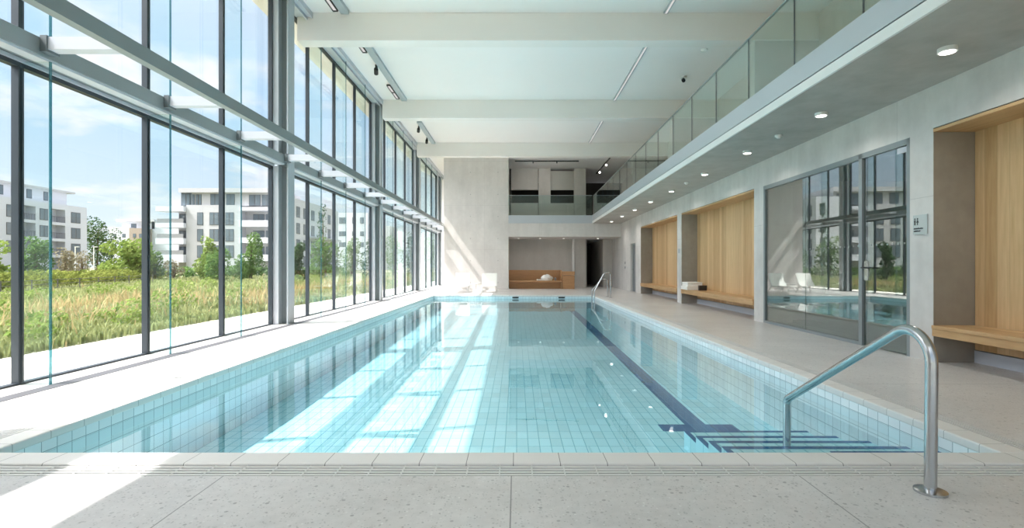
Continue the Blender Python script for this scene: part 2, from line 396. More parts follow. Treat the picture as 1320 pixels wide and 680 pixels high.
# ------------------------------------------------------------------ glass wall
wn = 0
for b, (y0, y1) in enumerate(BAYS):
    for up in (0, 1):
        wn += 1
        z0, z1 = (0.0, 3.27) if not up else (3.47, 6.87)
        lev = 'upper' if up else 'lower'
        w = empty('window_%d' % wn, (WX, y0, z0), '%s glazing of the %s bay of the glass wall from the camera' % (lev, ORD[b]), 'window', kind='structure')
        fr = MB()
        fr.box(WX-0.05, WX+0.03, y0, y1, z0, z0+(0.02 if not up else 0.06)).box(WX-0.05, WX+0.03, y0, y1, z1-0.05, z1)
        fr.box(WX-0.05, WX+0.03, y0, y0+0.05, z0, z1).box(WX-0.05, WX+0.03, y1-0.05, y1, z0, z1)
        fr.build('window_frame', 'mullion', w)
        jm = MB().box(WX-0.02, WX+0.14, y1, y1+0.05, z0, z1).box(WX-0.02, WX+0.14, y0-0.05, y0, z0, z1); jm.build('jamb_panel', 'steel_white', w)
        e = [y0+0.05] + MUL[b] + [y1-0.05]
        for a, c in zip(e, e[1:]):
            B(WX-0.02, WX, a, c, z0+0.02, z1-0.05).build('pane', 'glass', w)
        for y in MUL[b]:
            B(WX-0.04, WX+0.035, y-0.03, y+0.03, z0+0.02, z1-0.05).build('mullion', 'mullion', w)
            f = B(WX+0.035, -4.735, y-0.01, y+0.01, z0, z1).build('glass_fin', 'fin', w)
            B(-4.735, -4.722, y-0.011, y+0.011, z0, z1).build('fin_edge', 'fin_edge', f)
    # transom of the bay
    tr = empty('transom_beam', (WX, y0, 3.27), 'grey steel transom across the %s bay of the glass wall' % ORD[b], 'beam', 'transoms of the glass wall')
    MB().prism([(WX-0.06, 3.30), (-4.77, 3.315), (-4.77, 3.49), (-4.80, 3.505), (WX-0.06, 3.50)], 'Y', y0-0.02, y1+0.02).build('box_section', 'steel_grey', tr)
    MB().box(WX-0.06, WX+0.06, y0, y1, 3.265, 3.30).box(WX+0.14, -4.79, y0, y1, 3.29, 3.315).build('lower_channel', 'steel_white', tr)
    # column
for i, y in enumerate(CYS):
    c = empty('steel_column', (-4.85, y+0.15, 0), 'grey steel H-section column, %s from the camera along the glass wall' % ORD[i], 'column', 'columns of the glass wall')
    B(-4.77, -4.74, y, y+0.30, 0, 6.9).build('inner_flange', 'steel_lite', c)
    B(-4.96, -4.93, y, y+0.30, 0, 6.9).build('outer_flange', 'steel_lite', c)
    B(-4.93, -4.77, y+0.14, y+0.16, 0, 6.9).build('web', 'steel_grey', c)
    MB().box(-4.93, -4.77, y+0.02, y+0.14, 3.29, 3.31).box(-4.93, -4.77, y+0.02, y+0.14, 3.48, 3.50).build('node_plate', 'steel_grey', c)
# rail on brackets
rl = empty('steel_rail', (-3.97, 3.0, 3.44), 'long grey rail carried on brackets in front of the glass wall', 'rail')
B(-4.02, -3.92, 2.6, 33.0, 3.36, 3.515).build('rail_beam', 'steel_grey', rl)
ys = [5.17 + 1.79*i for i in range(16)]
for y in [3.38] + ys:
    a = B(-4.70, -4.02, y-0.06, y+0.06, 3.375, 3.50).build('bracket_arm', 'steel_white', rl)
    B(-4.768, -4.70, y-0.075, y+0.075, 3.35, 3.512).build('clamp', 'steel_dark', a)
# head box, eaves
tag(MB().box(WX-0.05, -4.64, -4, 33, 6.87, 7.0).box(-4.80, -4.76, 3.2, 33, 6.80, 6.87).box(-4.68, -4.64, 3.2, 33, 6.84, 6.87).build('trim_1', 'steel_white'), 'grey blind box at the head of the glass wall', 'trim', kind='structure')
tag(MB().prism([(WX-0.05, 6.92), (-6.4, 7.62), (-6.4, 8.0), (WX-0.05, 8.0)], 'Y', -5, 34.5).build('trim_2', 'beam'), 'pale roof eaves outside the glass wall', 'trim', kind='structure')
# added unseen wall; its slot shapes the sun band on the near floor
wl = MB(); sy0, sy1, sz0, sz1 = 0.2, 3.28, 3.32, 4.22
wl.box(WX-0.05, WX+0.05, -4, 3.34, 0, sz0).box(WX-0.05, WX+0.05, -4, 3.34, sz1, 7.0).box(WX-0.05, WX+0.05, -4, sy0, sz0, sz1).box(WX-0.05, WX+0.05, sy1, 3.34, sz0, sz1)
tag(wl.build('wall_sun_mask', 'conc_back'), 'added concrete wall left of the camera, slotted to shape the sunlight', 'wall', kind='structure')
# front: unseen glazing added behind the camera to let in skylight
w = empty('window_9', (0, -4, 0), 'added glazed wall behind the camera that lets in skylight', 'window', kind='structure')
fm = MB()
for x in (-5, -3, -1, 1, 3, 5, 6.5): fm.box(x-0.03, x+0.03, -4.05, -3.95, 0, 6.97)
fm.box(-5.1, 6.7, -4.05, -3.95, 3.3, 3.5); fm.build('window_frame', 'mullion', w)
B(-5.06, 6.7, -4.02, -4.0, 0, 6.97).build('pane', 'glass', w)

# ------------------------------------------------------------------ ceiling, beams
tag(B(-4.66, 7.6, -4.1, 36, ZC, ZC+0.25).build('ceiling', 'white'), 'white ceiling of the hall', 'ceiling', kind='structure')
for i, y in enumerate([5.5] + BY):
    x0 = -5.0 if i < 2 else -4.66
    tag(B(x0, 7.4, y, y+BT, ZBM, ZC).build('ceiling_beam', 'beam', bevel=0.01),
        ('broad white ceiling beam, %s of the three seen from the camera' % ORD[i-1] if i else 'broad white ceiling beam overhead just above the picture'), 'beam', 'ceiling beams across the hall')
    tag(B(5.42, 7.4, y+0.005, y+BT-0.005, ZF, ZBM).build('wall_fin', 'conc_dim', rot=False), ('grey wall fin on the gallery under the %s ceiling beam in view' % ORD[i-1] if i else 'grey wall fin on the gallery under the beam overhead'), 'wall', kind='structure')
# linear lights
for i, (y0, y1) in enumerate(((6.2, 11.55), (12.05, 17.6), (18.1, 23.7))):
    t = empty('linear_light', (3.38, (y0+y1)/2, ZC-0.06), 'long thin strip light on the right of the ceiling, %s bay' % ORD[i], 'light', 'strip lights on the ceiling')
    B(3.33, 3.43, y0, y1, ZC-0.05, ZC-0.002).build('housing', 'steel_lite', t)
    B(3.36, 3.40, y0+0.02, y1-0.02, ZC-0.058, ZC-0.05).build('diffuser', 'strip', t)
def track(y0, y1, lab, heads, lamps):
    t = empty('track_light', (-3.9, (y0+y1)/2, ZC-0.05), lab, 'light', 'track lights on the left of the ceiling')
    B(-3.96, -3.78, y0, y1, ZC-0.09, ZC-0.001).build('track', 'steel_lite', t)
    for y, ln in heads:
        h = MB().box(-4.09, -3.97, y, y+0.03, ZC-0.11, ZC-0.06).box(-4.09, -3.97, y+ln-0.03, y+ln, ZC-0.11, ZC-0.06)
        h.box(-4.09, -4.07, y, y+ln, ZC-0.11, ZC-0.06).box(-3.99, -3.97, y, y+ln, ZC-0.11, ZC-0.06).box(-4.08, -3.98, y+ln*0.48, y+ln*0.52, ZC-0.11, ZC-0.06)
        hh = h.build('lamp_frame', 'black', t)
        B(-4.07, -3.99, y+0.03, y+ln-0.03, ZC-0.09, ZC-0.06).build('diffuser', 'strip', hh)
    for y in lamps:
        s = MB().tube([(-4.0, y, ZC-0.16), (-4.04, y+0.16, ZC-0.24)], 0.06, 12).box(-4.02, -3.96, y-0.03, y+0.03, ZC-0.15, ZC-0.04)
        s.build('spotlight', 'black', t, smooth=True)
track(9.0, 11.5, 'white track light over the glass wall nearest the camera', [(10.0, 1.35)], [])
track(12.0, 17.55, 'white track light with two framed lamps and a spotlight', [(12.2, 1.35), (16.0, 1.3)], [14.5])
track(20.2, 23.7, 'white track light with two black spotlights', [], [20.8, 22.7])
for i, (px, py, nm) in enumerate(((908, 65, 'smoke_detector'), (881, 100, 'ceiling_spotlight'))):
    Y = (ZC-0.03-H)*F/(VY-py); X = ptX(px, Y)
    if i == 0:
        tag(MB().disc((X, Y), 0.09, ZC-0.05, ZC).disc((X, Y), 0.05, ZC-0.07, ZC-0.05).build(nm, 'white_metal', smooth=True), 'small white detector on the hall ceiling near the gallery', 'detector')
    else:
        t = empty(nm, (X, Y, ZC), 'small spotlight with a black head on the hall ceiling', 'light')
        MB().disc((X, Y), 0.09, ZC-0.04, ZC).build('ceiling_plate', 'white_metal', t, smooth=True)
        MB().tube([(X, Y, ZC-0.04), (X, Y, ZC-0.1)], 0.02, 8).tube([(X, Y+0.02, ZC-0.09), (X-0.04, Y-0.14, ZC-0.17)], 0.055, 12).build('spot_head', 'black', t, smooth=True)

# ------------------------------------------------------------------ right wall with alcoves (turned by TH)
NZ = 2.93
niches = [(1.2, 6.456), (11.42, 16.64), (17.1, 22.4)]
G0, G1 = 6.84, 10.98
D0, D1, DZ = 23.45, 24.55, 2.28
wr = MB()
cuts = [(1.2, 6.456, NZ), (G0, G1, 2.91), (11.42, 16.64, NZ), (17.1, 22.4, NZ), (D0, D1, DZ)]
yy = -4.0
for a, b, z in cuts:
    wr.box(RX, RX+0.62, yy, a, 0, ZS); wr.box(RX, RX+0.62, a, b, z, ZS); yy = b
wr.box(RX, RX+0.62, yy, 33.5, 0, ZS)
tag(wr.build('wall_right', 'conc_right', rot=True), 'pale concrete wall with alcoves along the right of the pool', 'wall', kind='structure')
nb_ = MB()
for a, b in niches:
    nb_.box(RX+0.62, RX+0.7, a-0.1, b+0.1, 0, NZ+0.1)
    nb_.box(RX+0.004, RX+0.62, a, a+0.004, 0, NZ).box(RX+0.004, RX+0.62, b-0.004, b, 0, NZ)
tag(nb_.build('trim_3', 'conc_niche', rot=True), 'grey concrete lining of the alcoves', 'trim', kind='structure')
nlab = ['near alcove at the right edge beside the glass partition', 'alcove just beyond the glass partition', 'far alcove beside the narrow grey door']
for i, (a, b) in enumerate(niches):
    t = empty('alcove_panel', (RX+0.5, (a+b)/2, 0.3), 'oak plank panelling lining the %s' % nlab[i], 'wall panel', 'oak panelling of the alcoves', rot=True)
    B(RX+0.51, RX+0.56, a+0.01, b-0.01, 0.16, NZ-0.05).build('back_panel', 'oak', t, rot=True)
    B(RX-0.004, RX+0.51, a+0.006, b-0.006, NZ-0.05, NZ-0.015).build('top_reveal', 'oak_b', t, rot=True)
    B(RX+0.02, RX+0.5, a+0.006, b-0.006, NZ-0.014, NZ-0.001).build('shadow_gap', 'black', t, rot=True)
    p = B(RX+0.50, RX+0.60, a+0.01, b-0.01, 0.0, 0.15).build('plinth', 'steel_white', t, rot=True)
    t = empty('bench', (RX+0.25, (a+b)/2, 0.33), 'oak slab bench in the %s' % nlab[i], 'bench', 'oak benches in the alcoves', rot=True)
    B(RX-0.03, RX+0.50, a+0.008, b-0.008, 0.42, 0.465).build('seat', 'oak_b', t, rot=True, bevel=0.003)
    B(RX-0.022, RX+0.50, a+0.008, b-0.008, 0.33, 0.418).build('apron', 'oak_b', t, rot=True, bevel=0.003)
# glass partition
gp = empty('glass_partition', (RX+0.1, (G0+G1)/2, 0), 'grey framed glass partition with a door in the right wall', 'glass partition', rot=True)
DM = 7.80
fr = MB(); fx0, fx1 = RX+0.0, RX+0.08
fr.box(fx0, fx1, G0, G0+0.06, 0, 2.91).box(fx0, fx1, G1-0.06, G1, 0, 2.91).box(fx0, fx1, G0, G1, 2.83, 2.91).box(fx0, fx1, DM+0.06, G1, 0, 0.05).box(fx0, fx1, DM-0.0, DM+0.08, 0, 2.91)
fr.build('frame', 'steel_grey', gp, rot=True)
for a, b in ((DM+0.08, 9.40), (9.415, G1-0.06)):
    B(RX+0.03, RX+0.05, a, b, 0.05, 2.83).build('fixed_pane', 'part_glass', gp, rot=True)
dl = B(RX+0.03, RX+0.05, G0+0.065, DM-0.01, 0.012, 2.825).build('door', 'part_glass', gp, rot=True)
MB().box(RX+0.015, RX+0.065, DM-0.10, DM-0.015, 0.99, 1.28).build('lock_case', 'chrome', dl, rot=True, bevel=0.004)
MB().tube([(RX+0.02, DM-0.06, 1.18), (RX-0.05, DM-0.06, 1.18), (RX-0.05, DM-0.22, 1.175)], 0.011, 8).build('handle', 'black', dl, rot=True)
MB().box(RX+0.02, RX+0.06, G0+0.07, G0+0.26, 2.74, 2.815).build('door_closer', 'steel_white', dl, rot=True)
dots = MB(); y = G0+0.12
while y < DM-0.12: dots.box(RX+0.026, RX+0.0295, y, y+0.025, 1.50, 1.525); y += 0.11
dots.build('marking_dots', 'dot', dl, rot=True)
dots = MB(); y = DM+0.12
while y < 9.38: dots.box(RX+0.026, RX+0.0295, y, y+0.025, 1.50, 1.525); y += 0.11
dots.build('marking_dots', 'dot', gp, rot=True)
# room behind the partition
rb = MB(); rb.box(8.6, 8.7, 6.2, 11.6, 0, 3.2).box(RX+0.62, 8.7, 6.2, 6.3, 0, 3.2).box(RX+0.62, 8.7, 11.5, 11.6, 0, 3.2).box(RX+0.62, 8.7, 6.2, 11.6, 3.1, 3.2).box(RX+0.62, 8.7, 6.2, 11.6, -0.1, 0)
tag(rb.build('wall_room', 'conc_dim', rot=True), 'dim grey room behind the glass partition', 'wall', kind='structure')
# sign
sg = empty('door_sign', (RX-0.01, 6.65, 1.74), 'small glass sign with pictograms beside the glass door', 'sign', rot=True)
B(RX-0.014, RX-0.006, 6.535, 6.77, 1.615, 1.865).build('sign_plate', glass('sign glass', (0.85, 0.9, 0.88, 1), 0.06, 0.75, srgb(214, 222, 222)), sg, rot=True)
pic = MB(); xs = (RX-0.0165, RX-0.014)
for yc, sk in ((6.735, 0), (6.69, 1)):
    pic.tube([(xs[0], yc, 1.815), (xs[1], yc, 1.815)], 0.011, 10)
    if sk: pic.prism([(yc-0.006, 1.80), (yc+0.006, 1.80), (yc+0.02, 1.765), (yc+0.006, 1.765), (yc+0.006, 1.735), (yc-0.006, 1.735), (yc-0.006, 1.765), (yc-0.02, 1.765)], 'X', *xs)
    else: pic.box(*xs, yc-0.012, yc+0.012, 1.768, 1.80).box(*xs, yc-0.010, yc-0.002, 1.735, 1.77).box(*xs, yc+0.002, yc+0.010, 1.735, 1.77)
pic.build('pictogram', 'black', sg, rot=True)
tx = MB(); random.seed(3)
for z, ln in ((1.688, 0.155), (1.655, 0.11)):
    y = 6.752
    while y > 6.752-ln:
        d = random.uniform(0.006, 0.013); tx.box(*xs, y-d, y, z-0.008, z+0.008+random.choice((0, 0.004))); y -= d+0.004
tx.build('lettering', 'black', sg, rot=True)
tag(MB().box(RX-0.012, RX, 16.80, 16.95, 1.63, 1.78).build('pier_sign', 'steel_lite', rot=True), 'small grey sign on the pier between the two far alcoves', 'sign')
for i, z in enumerate((1.32, 1.08)):
    tag(MB().box(RX-0.014, RX, 25.75, 25.87, z, z+0.12).box(RX-0.018, RX-0.014, 25.78, 25.84, z+0.03, z+0.09).build('wall_switch', 'greydoor', rot=True), '%s small grey switch on the wall beyond the narrow door' % ('upper', 'lower')[i], 'switch')
# narrow grey door
d = empty('door_1', (RX, (D0+D1)/2, 0), 'narrow grey door at the far end of the right wall', 'door', kind='structure', rot=True)
B(RX+0.12, RX+0.16, D0+0.05, D1-0.05, 0.01, DZ-0.05).build('door_leaf', 'greydoor', d, rot=True)
MB().box(RX+0.1, RX+0.18, D0, D0+0.05, 0, DZ).box(RX+0.1, RX+0.18, D1-0.05, D1, 0, DZ).box(RX+0.1, RX+0.18, D0, D1, DZ-0.05, DZ).build('door_frame', 'steel_grey', d, rot=True)
MB().tube([(RX+0.12, D1-0.14, 1.05), (RX+0.06, D1-0.14, 1.05), (RX+0.06, D1-0.28, 1.05)], 0.012, 8).build('handle', 'chrome', d, rot=True)

# gallery slab
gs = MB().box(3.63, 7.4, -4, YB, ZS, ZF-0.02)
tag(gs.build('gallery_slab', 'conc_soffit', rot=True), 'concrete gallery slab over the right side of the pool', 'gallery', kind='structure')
gf = empty('gallery_fascia', (3.6, 12, ZS), 'long two-tone edge of the gallery above the right poolside', 'fascia', rot=True)
B(3.60, 3.63, -4, YB, ZS-0.004, ZS+0.115).build('lower_strip', 'white_metal', gf, rot=True)
B(3.615, 3.63, -4, YB, ZS+0.115, ZS+0.13).build('shadow_gap', 'black', gf, rot=True)
B(3.60, 3.63, -4, YB+0.03, ZS+0.13, ZF+0.02).build('upper_fascia', 'fascia', gf, rot=True)
gb = empty('glass_balustrade', (3.66, 12, ZF), 'long glass balustrade along the right gallery', 'balustrade', 'glass balustrades of the gallery', rot=True)
jo = [YB+0.1 - 1.4*i for i in range(21)]; jo = [5.54 + 1.4*i for i in range(-6, 16)] + [YB+0.02]
for a, b in zip(jo, jo[1:]):
    B(3.65, 3.67, a+0.006, b-0.006, ZF-0.1, 4.88).build('glass_panel', 'balus', gb, rot=True)
    B(3.652, 3.668, b-0.007, b+0.005, ZF-0.05, 4.88).build('joint', 'mullion', gb, rot=True)
B(3.645, 3.675, jo[0], YB+0.02, 4.88, 4.905).build('top_rail', 'steel_grey', gb, rot=True)
tag(MB().box(6.72, 6.82, -4, YB+8, ZF-0.3, ZC+0.1).build('wall_gallery', 'conc_dim', rot=True), 'grey wall at the back of the right gallery', 'wall', kind='structure')
# soffit downlights
lamps = [5.34, 7.58, 10.07, 12.42, 15.2, 17.7, 20.2, 22.8, 25.5]
dn = None
for i, y in enumerate(lamps):
    loc = (4.39, y, ZS)
    lab = 'round surface downlight under the gallery, %s from the camera' % ORD[i]
    if dn is None:
        dn = empty('downlight', loc, lab, 'light', 'downlights under the gallery', rot=True)
        c = dn.location
        MB().tube([(c.x, c.y, ZS-0.045), (c.x, c.y, ZS)], 0.085, 24).build('housing', 'white_metal', dn, smooth=True)
        MB().tube([(c.x, c.y, ZS-0.05), (c.x, c.y, ZS-0.044)], 0.068, 24).build('diffuser', 'lamp', dn)
    else:
        q = copy_tree(dn); q.location = RM @ Vector(loc); q['label'] = lab
for i, (y, lab) in enumerate(((8.84, 'white smoke detector under the gallery, the nearer one'), (13.8, 'white smoke detector under the gallery, the farther one'))):
    c = RM @ Vector((4.39, y, ZS))
    tag(MB().tube([c + Vector((0,0,-0.03)), c], 0.06, 16).tube([c + Vector((0,0,-0.055)), c + Vector((0,0,-0.03))], [0.03, 0.045], 16).build('smoke_detector', 'white_metal', smooth=True), lab, 'detector', 'smoke detectors under the gallery')

# ------------------------------------------------------------------ end of the hall
BX0, BX1 = -3.83, -0.43
tag(B(BX0, BX1, YB, 33.2, 0, ZC).build('wall_back', 'conc_back'), 'tall pale concrete wall block at the end of the pool', 'wall', kind='structure')
tag(B(-5.2, BX0, 33.0, 33.2, 0, ZC).build('wall_end', 'white'), 'white end wall in the passage beside the glass wall', 'wall', kind='structure')
rx = RX + YB*TH
bw_ = MB().box(BX1, rx, YB, YB+0.25, 2.76, ZS+0.0)
bw_.box(BX1, rx+2, YB+0.25, 36, 2.76, 2.9)
tag(bw_.build('trim_4', 'conc_back'), 'pale concrete lintel across the end of the hall', 'trim', kind='structure')
tag(MB().box(BX1, 3.97, YB-0.02, YB+0.1, ZS, ZF+0.02).build('trim_5', 'fascia'), 'blue grey metal edge of the rear gallery floor', 'trim', kind='structure')
tag(MB().box(BX1, 7.4, YB+0.1, 36, ZS, ZF).build('gallery_floor', 'conc_dim'), 'grey floor of the rear gallery room', 'floor', kind='structure')
bb = empty('glass_balustrade', (1.8, YB, ZF), 'short glass balustrade across the rear gallery at the end', 'balustrade', 'glass balustrades of the gallery')
for a, b in ((BX1, 1.3), (1.3, 2.7), (2.7, 3.97)):
    B(a+0.006, b-0.006, YB+0.03, YB+0.05, ZF-0.1, 4.92).build('glass_panel', 'balus', bb)
B(BX1, 3.97, YB+0.02, YB+0.06, 4.92, 4.945).build('top_rail', 'steel_lite', bb)
# rear gallery room
YG = 30.2
ug = MB()
ug.box(BX1, 1.28, YG, YG+0.15, ZF, 4.95).box(BX1, 1.28, YG, YG+0.15, 5.72, ZC)
ug.box(1.30, 2.0, YG-0.15, YG+0.15, ZF, ZC).box(3.40, 4.08, YG-0.15, YG+0.15, ZF, ZC)
ug.box(2.0, 3.40, YG+0.05, YG+0.2, ZF, 4.95)
tag(ug.build('wall_upper', 'conc_dim'), 'grey wall and pillars of the rear gallery room', 'wall', kind='structure')
tag(MB().box(BX1, 7.4, 35.4, 35.6, ZF, ZC).box(BX1, BX1+0.1, YG, 35.5, ZF, ZC).build('wall_dark', 'darkwood'), 'dark wall deep behind the rear gallery', 'wall', kind='structure')
vb = MB(); x = 2.02
while x < 3.38: vb.box(x, x+0.05, YG+0.02, YG+0.06, 5.72, 6.85); x += 0.085
vb.box(2.0, 3.40, YG+0.06, YG+0.09, 5.72, 6.85)
tag(vb.build('slatted_panel', plain('slat grey', srgb(196, 194, 188), 0.6)), 'pale vertical slatted panel between the gallery pillars', 'panel')
t = empty('ceiling_track', (1.65, 27.9, ZC), 'thin dark track across the rear gallery ceiling', 'light', 'tracks on the rear gallery ceiling')
B(-0.1, 3.4, 27.85, 27.9, ZC-0.05, ZC).build('track', 'black', t)
for x in (0.9, 2.2): MB().tube([(x, 27.87, ZC-0.05), (x, 27.87, ZC-0.14)], 0.03, 10).build('spotlight', 'black', t)
t = empty('ceiling_track', (4.95, 29, ZC), 'dark track with two lit spots at the right of the rear gallery', 'light', 'tracks on the rear gallery ceiling')
B(4.92, 4.97, 27.0, 31.6, ZC-0.05, ZC).build('track', 'black', t)
for y in (28.4, 30.6):
    s = MB().tube([(4.945, y, ZC-0.14), (4.93, y-0.35, ZC-0.2)], 0.06, 12).build('spotlight', 'white_metal', t)
    MB().tube([(4.93, y-0.35, ZC-0.2), (4.929, y-0.37, ZC-0.203)], 0.055, 12).build('lamp', 'lamp', s)
# lower recess
lr = MB().box(BX1, 3.22, 29.5, 29.7, 0, 2.76).box(3.30, 3.95, 29.3, 29.7, 0, 2.76).box(3.95, 4.05, 29.5, 34.4, 0, 2.76).box(5.0, 6.4, 29.5, 29.7, 0, 2.76)
lr.box(5.0, 5.1, 29.7, 34.4, 0, 2.76)
tag(lr.build('wall_recess', 'conc_dim'), 'grey wall of the recess behind the far bench', 'wall', kind='structure')
tag(MB().box(3.20, 3.31, 29.2, 29.5, 0, 2.76).build('recess_post', 'white_metal'), 'slim white post in the recess beside the far bench', 'post')
d = empty('door_2', (4.5, 34.4, 0), 'dark door deep in the corridor at the far end', 'door', kind='structure')
B(4.05, 5.0, 34.3, 34.4, 0, 2.76).build('door_leaf', 'darkwood', d)
MB().tube([(4.16, 34.3, 1.05), (4.16, 34.24, 1.05), (4.30, 34.24, 1.05)], 0.012, 8).build('handle', 'chrome', d)
# far bench
fb = empty('bench', (1, 27.4, 0), 'wide wooden bench with high back under the rear gallery', 'bench')
B(BX1+0.01, 2.40, 27.75, 27.80, 0.0, 1.0).build('backrest', 'oak_x', fb, bevel=0.004)
B(BX1+0.01, 2.36, 27.05, 27.75, 0.36, 0.44).build('seat', 'oak_x', fb, bevel=0.004)
B(BX1+0.03, 2.36, 27.35, 27.40, 0.0, 0.36).build('apron', 'oak_x', fb)
B(2.36, 2.40, 27.05, 27.75, 0.0, 1.0).build('side_panel', 'oak_x', fb)
cb = empty('wooden_cabinet', (2.74, 27.4, 0), 'low wooden cabinet standing at the right end of the far bench', 'cabinet')
B(2.42, 3.08, 27.1, 27.8, 0.0, 0.72).build('body', 'oak_x', cb, bevel=0.004)
B(2.41, 3.09, 27.09, 27.81, 0.74, 0.93).build('top', 'oak_x', cb, bevel=0.004)

# ------------------------------------------------------------------ towels
def towel(name, c, sx, sy, sz, rotz, label, group):
    # a folded towel: three rounded layers
    bm = MB(); n = 3
    prof = []
    h = sz/n
    for k in range(n):
        z0 = k*h
        pts = []
        for a in range(-90, 91, 30):
            pts.append((sx/2 - h/2 + h/2*math.cos(math.radians(a)), z0 + h/2 + h/2*math.sin(math.radians(a))))
        for a in range(90, 271, 30):
            pts.append((-sx/2 + h/2 + h/2*math.cos(math.radians(a)), z0 + h/2 + h/2*math.sin(math.radians(a))))
        bm.prism(pts, 'Y', -sy/2 + 0.01*(k % 2), sy/2 - 0.01*(k % 2))
    R = Matrix.Rotation(rotz, 4, 'Z')
    bm.v = [tuple(Vector(c) + (R @ Vector(q))) for q in bm.v]
    o = bm.build(name, 'towel', smooth=True, bevel=0.006)
    return tag(o, label, 'towel', group)
c = RM @ Vector((RX+0.17, 16.15, 0.466))
towel('folded_towel', c, 0.50, 0.62, 0.12, -TH, 'folded white towel under another at the end of the alcove bench', 'towels on the alcove bench')
c = RM @ Vector((RX+0.18, 16.14, 0.586))
towel('folded_towel', c, 0.46, 0.58, 0.12, -TH, 'folded white towel on top of another on the alcove bench', 'towels on the alcove bench')
c = RM @ Vector((RX+0.30, 15.55, 0.466))
tag(B(c.x-0.12, c.x+0.12, c.y-0.05, c.y+0.05, 0.466, 0.62).build('soap_box', 'darkwood', bevel=0.01), 'small dark box beside the towels on the alcove bench', 'box')
def lump(name, c, r, label, group):
    bm = bmesh.new(); bmesh.ops.create_icosphere(bm, subdivisions=3, radius=1)
    for v in bm.verts:
        k = 1 + 0.16*math.sin(v.co.x*7+1)*math.cos(v.co.y*6) + 0.1*math.sin(v.co.z*9)
        v.co = Vector((v.co.x*r[0]*k, v.co.y*r[1]*k, max(-0.55, v.co.z*k)*r[2]+0.55*r[2]))
    me = bpy.data.meshes.new(name); bm.to_mesh(me); bm.free(); me.materials.append(M['towel'])
    for q in me.polygons: q.use_smooth = True
    o = bpy.data.objects.new(name, me); COL.objects.link(o); o.location = c
    return tag(o, label, 'towel', group)
lump('crumpled_towel', (1.62, 27.35, 0.44), (0.30, 0.22, 0.20), 'crumpled white towel on the far wooden bench', 'towels on the far bench')
towel('folded_towel', (1.28, 27.30, 0.44), 0.34, 0.3, 0.07, 0.3, 'flat white towel lying left of the crumpled one', 'towels on the far bench')
tag(MB().tube([(2.08, 27.35, 0.44), (2.08, 27.35, 0.58), (2.08, 27.35, 0.60)], [0.06, 0.06, 0.04], 14).build('grey_flask', 'rail', smooth=True), 'small grey flask at the right end of the far bench', 'flask')

# ------------------------------------------------------------------ loungers
def lounger(c, label):
    t = empty('sun_lounger', c, label, 'sun lounger', 'white loungers by the end wall')
    x, y = c[0], c[1]; w = 0.33
    # side profile in Y (towards the pool = -Y) and z
    prof = [(y-1.05, 0.30), (y-0.55, 0.29), (y-0.12, 0.26), (y+0.12, 0.50), (y+0.34, 0.86)]
    sl = MB(); n = len(prof)
    for i in range(n-1):
        (a, za), (b, zb) = prof[i], prof[i+1]
        k = len(sl.v)
        d = Vector((0, b-a, zb-za)).normalized(); nn = Vector((0, -d.z, d.y))*0.012
        for yy_, zz_ in ((a, za), (b, zb)):
            for xx in (x-w+0.02, x+w-0.02):
                sl.v.append((xx, yy_+nn.y, zz_+nn.z)); sl.v.append((xx, yy_-nn.y, zz_-nn.z))
        q = [k+j for j in range(8)]
        sl.f += [(q[0], q[2], q[6], q[4]), (q[1], q[5], q[7], q[3]), (q[0], q[4], q[5], q[1]), (q[2], q[3], q[7], q[6]), (q[0], q[1], q[3], q[2]), (q[4], q[6], q[7], q[5])]
    seat = MB(); back = MB()
    nv = 8
    seat.v = sl.v[:16]; seat.f = [f for f in sl.f if max(f) < 16]
    back.v = sl.v[16:]; back.f = [tuple(i-16 for i in f) for f in sl.f if min(f) >= 16]
    seat.build('seat', 'cloth', t); back.build('backrest', 'cloth', t)
    fr_ = MB()
    for s in (-1, 1):
        fr_.tube([(x+s*w, a, z) for a, z in prof], 0.018, 8)
    fr_.tube([(x-w, prof[0][0], 0.30), (x+w, prof[0][0], 0.30)], 0.016, 8).tube([(x-w, prof[-1][0], 0.86), (x+w, prof[-1][0], 0.86)], 0.016, 8)
    fr_.build('frame', 'white_metal', t, smooth=True)
    for s in (-1, 1):
        MB().tube([(x+s*w, y-0.85, 0.29), (x+s*w, y-0.95, 0.0)], 0.015, 8).build('leg', 'white_metal', t)
        MB().tube([(x+s*w, y-0.05, 0.30), (x+s*w, y+0.28, 0.0)], 0.015, 8).build('leg', 'white_metal', t)
    return t
LY = 24.1
lounger((ptX(595.5, LY), LY, 0), 'white sling lounger nearest the glass wall at the far end')
lounger((ptX(631, LY), LY, 0), 'white sling lounger right of the small side table')
c = (ptX(613, 24.3), 24.3, 0)
st = empty('side_table', c, 'small round white side table between the two loungers', 'table')
MB().tube([(c[0], c[1], 0.36), (c[0], c[1], 0.385)], 0.25, 24).build('table_top', 'white_metal', st)
for k in range(3):
    a = math.radians(90+120*k)
    MB().tube([(c[0]+0.10*math.cos(a), c[1]+0.10*math.sin(a), 0.36), (c[0]+0.22*math.cos(a), c[1]+0.22*math.sin(a), 0.0)], 0.012, 8).build('leg', 'white_metal', st)

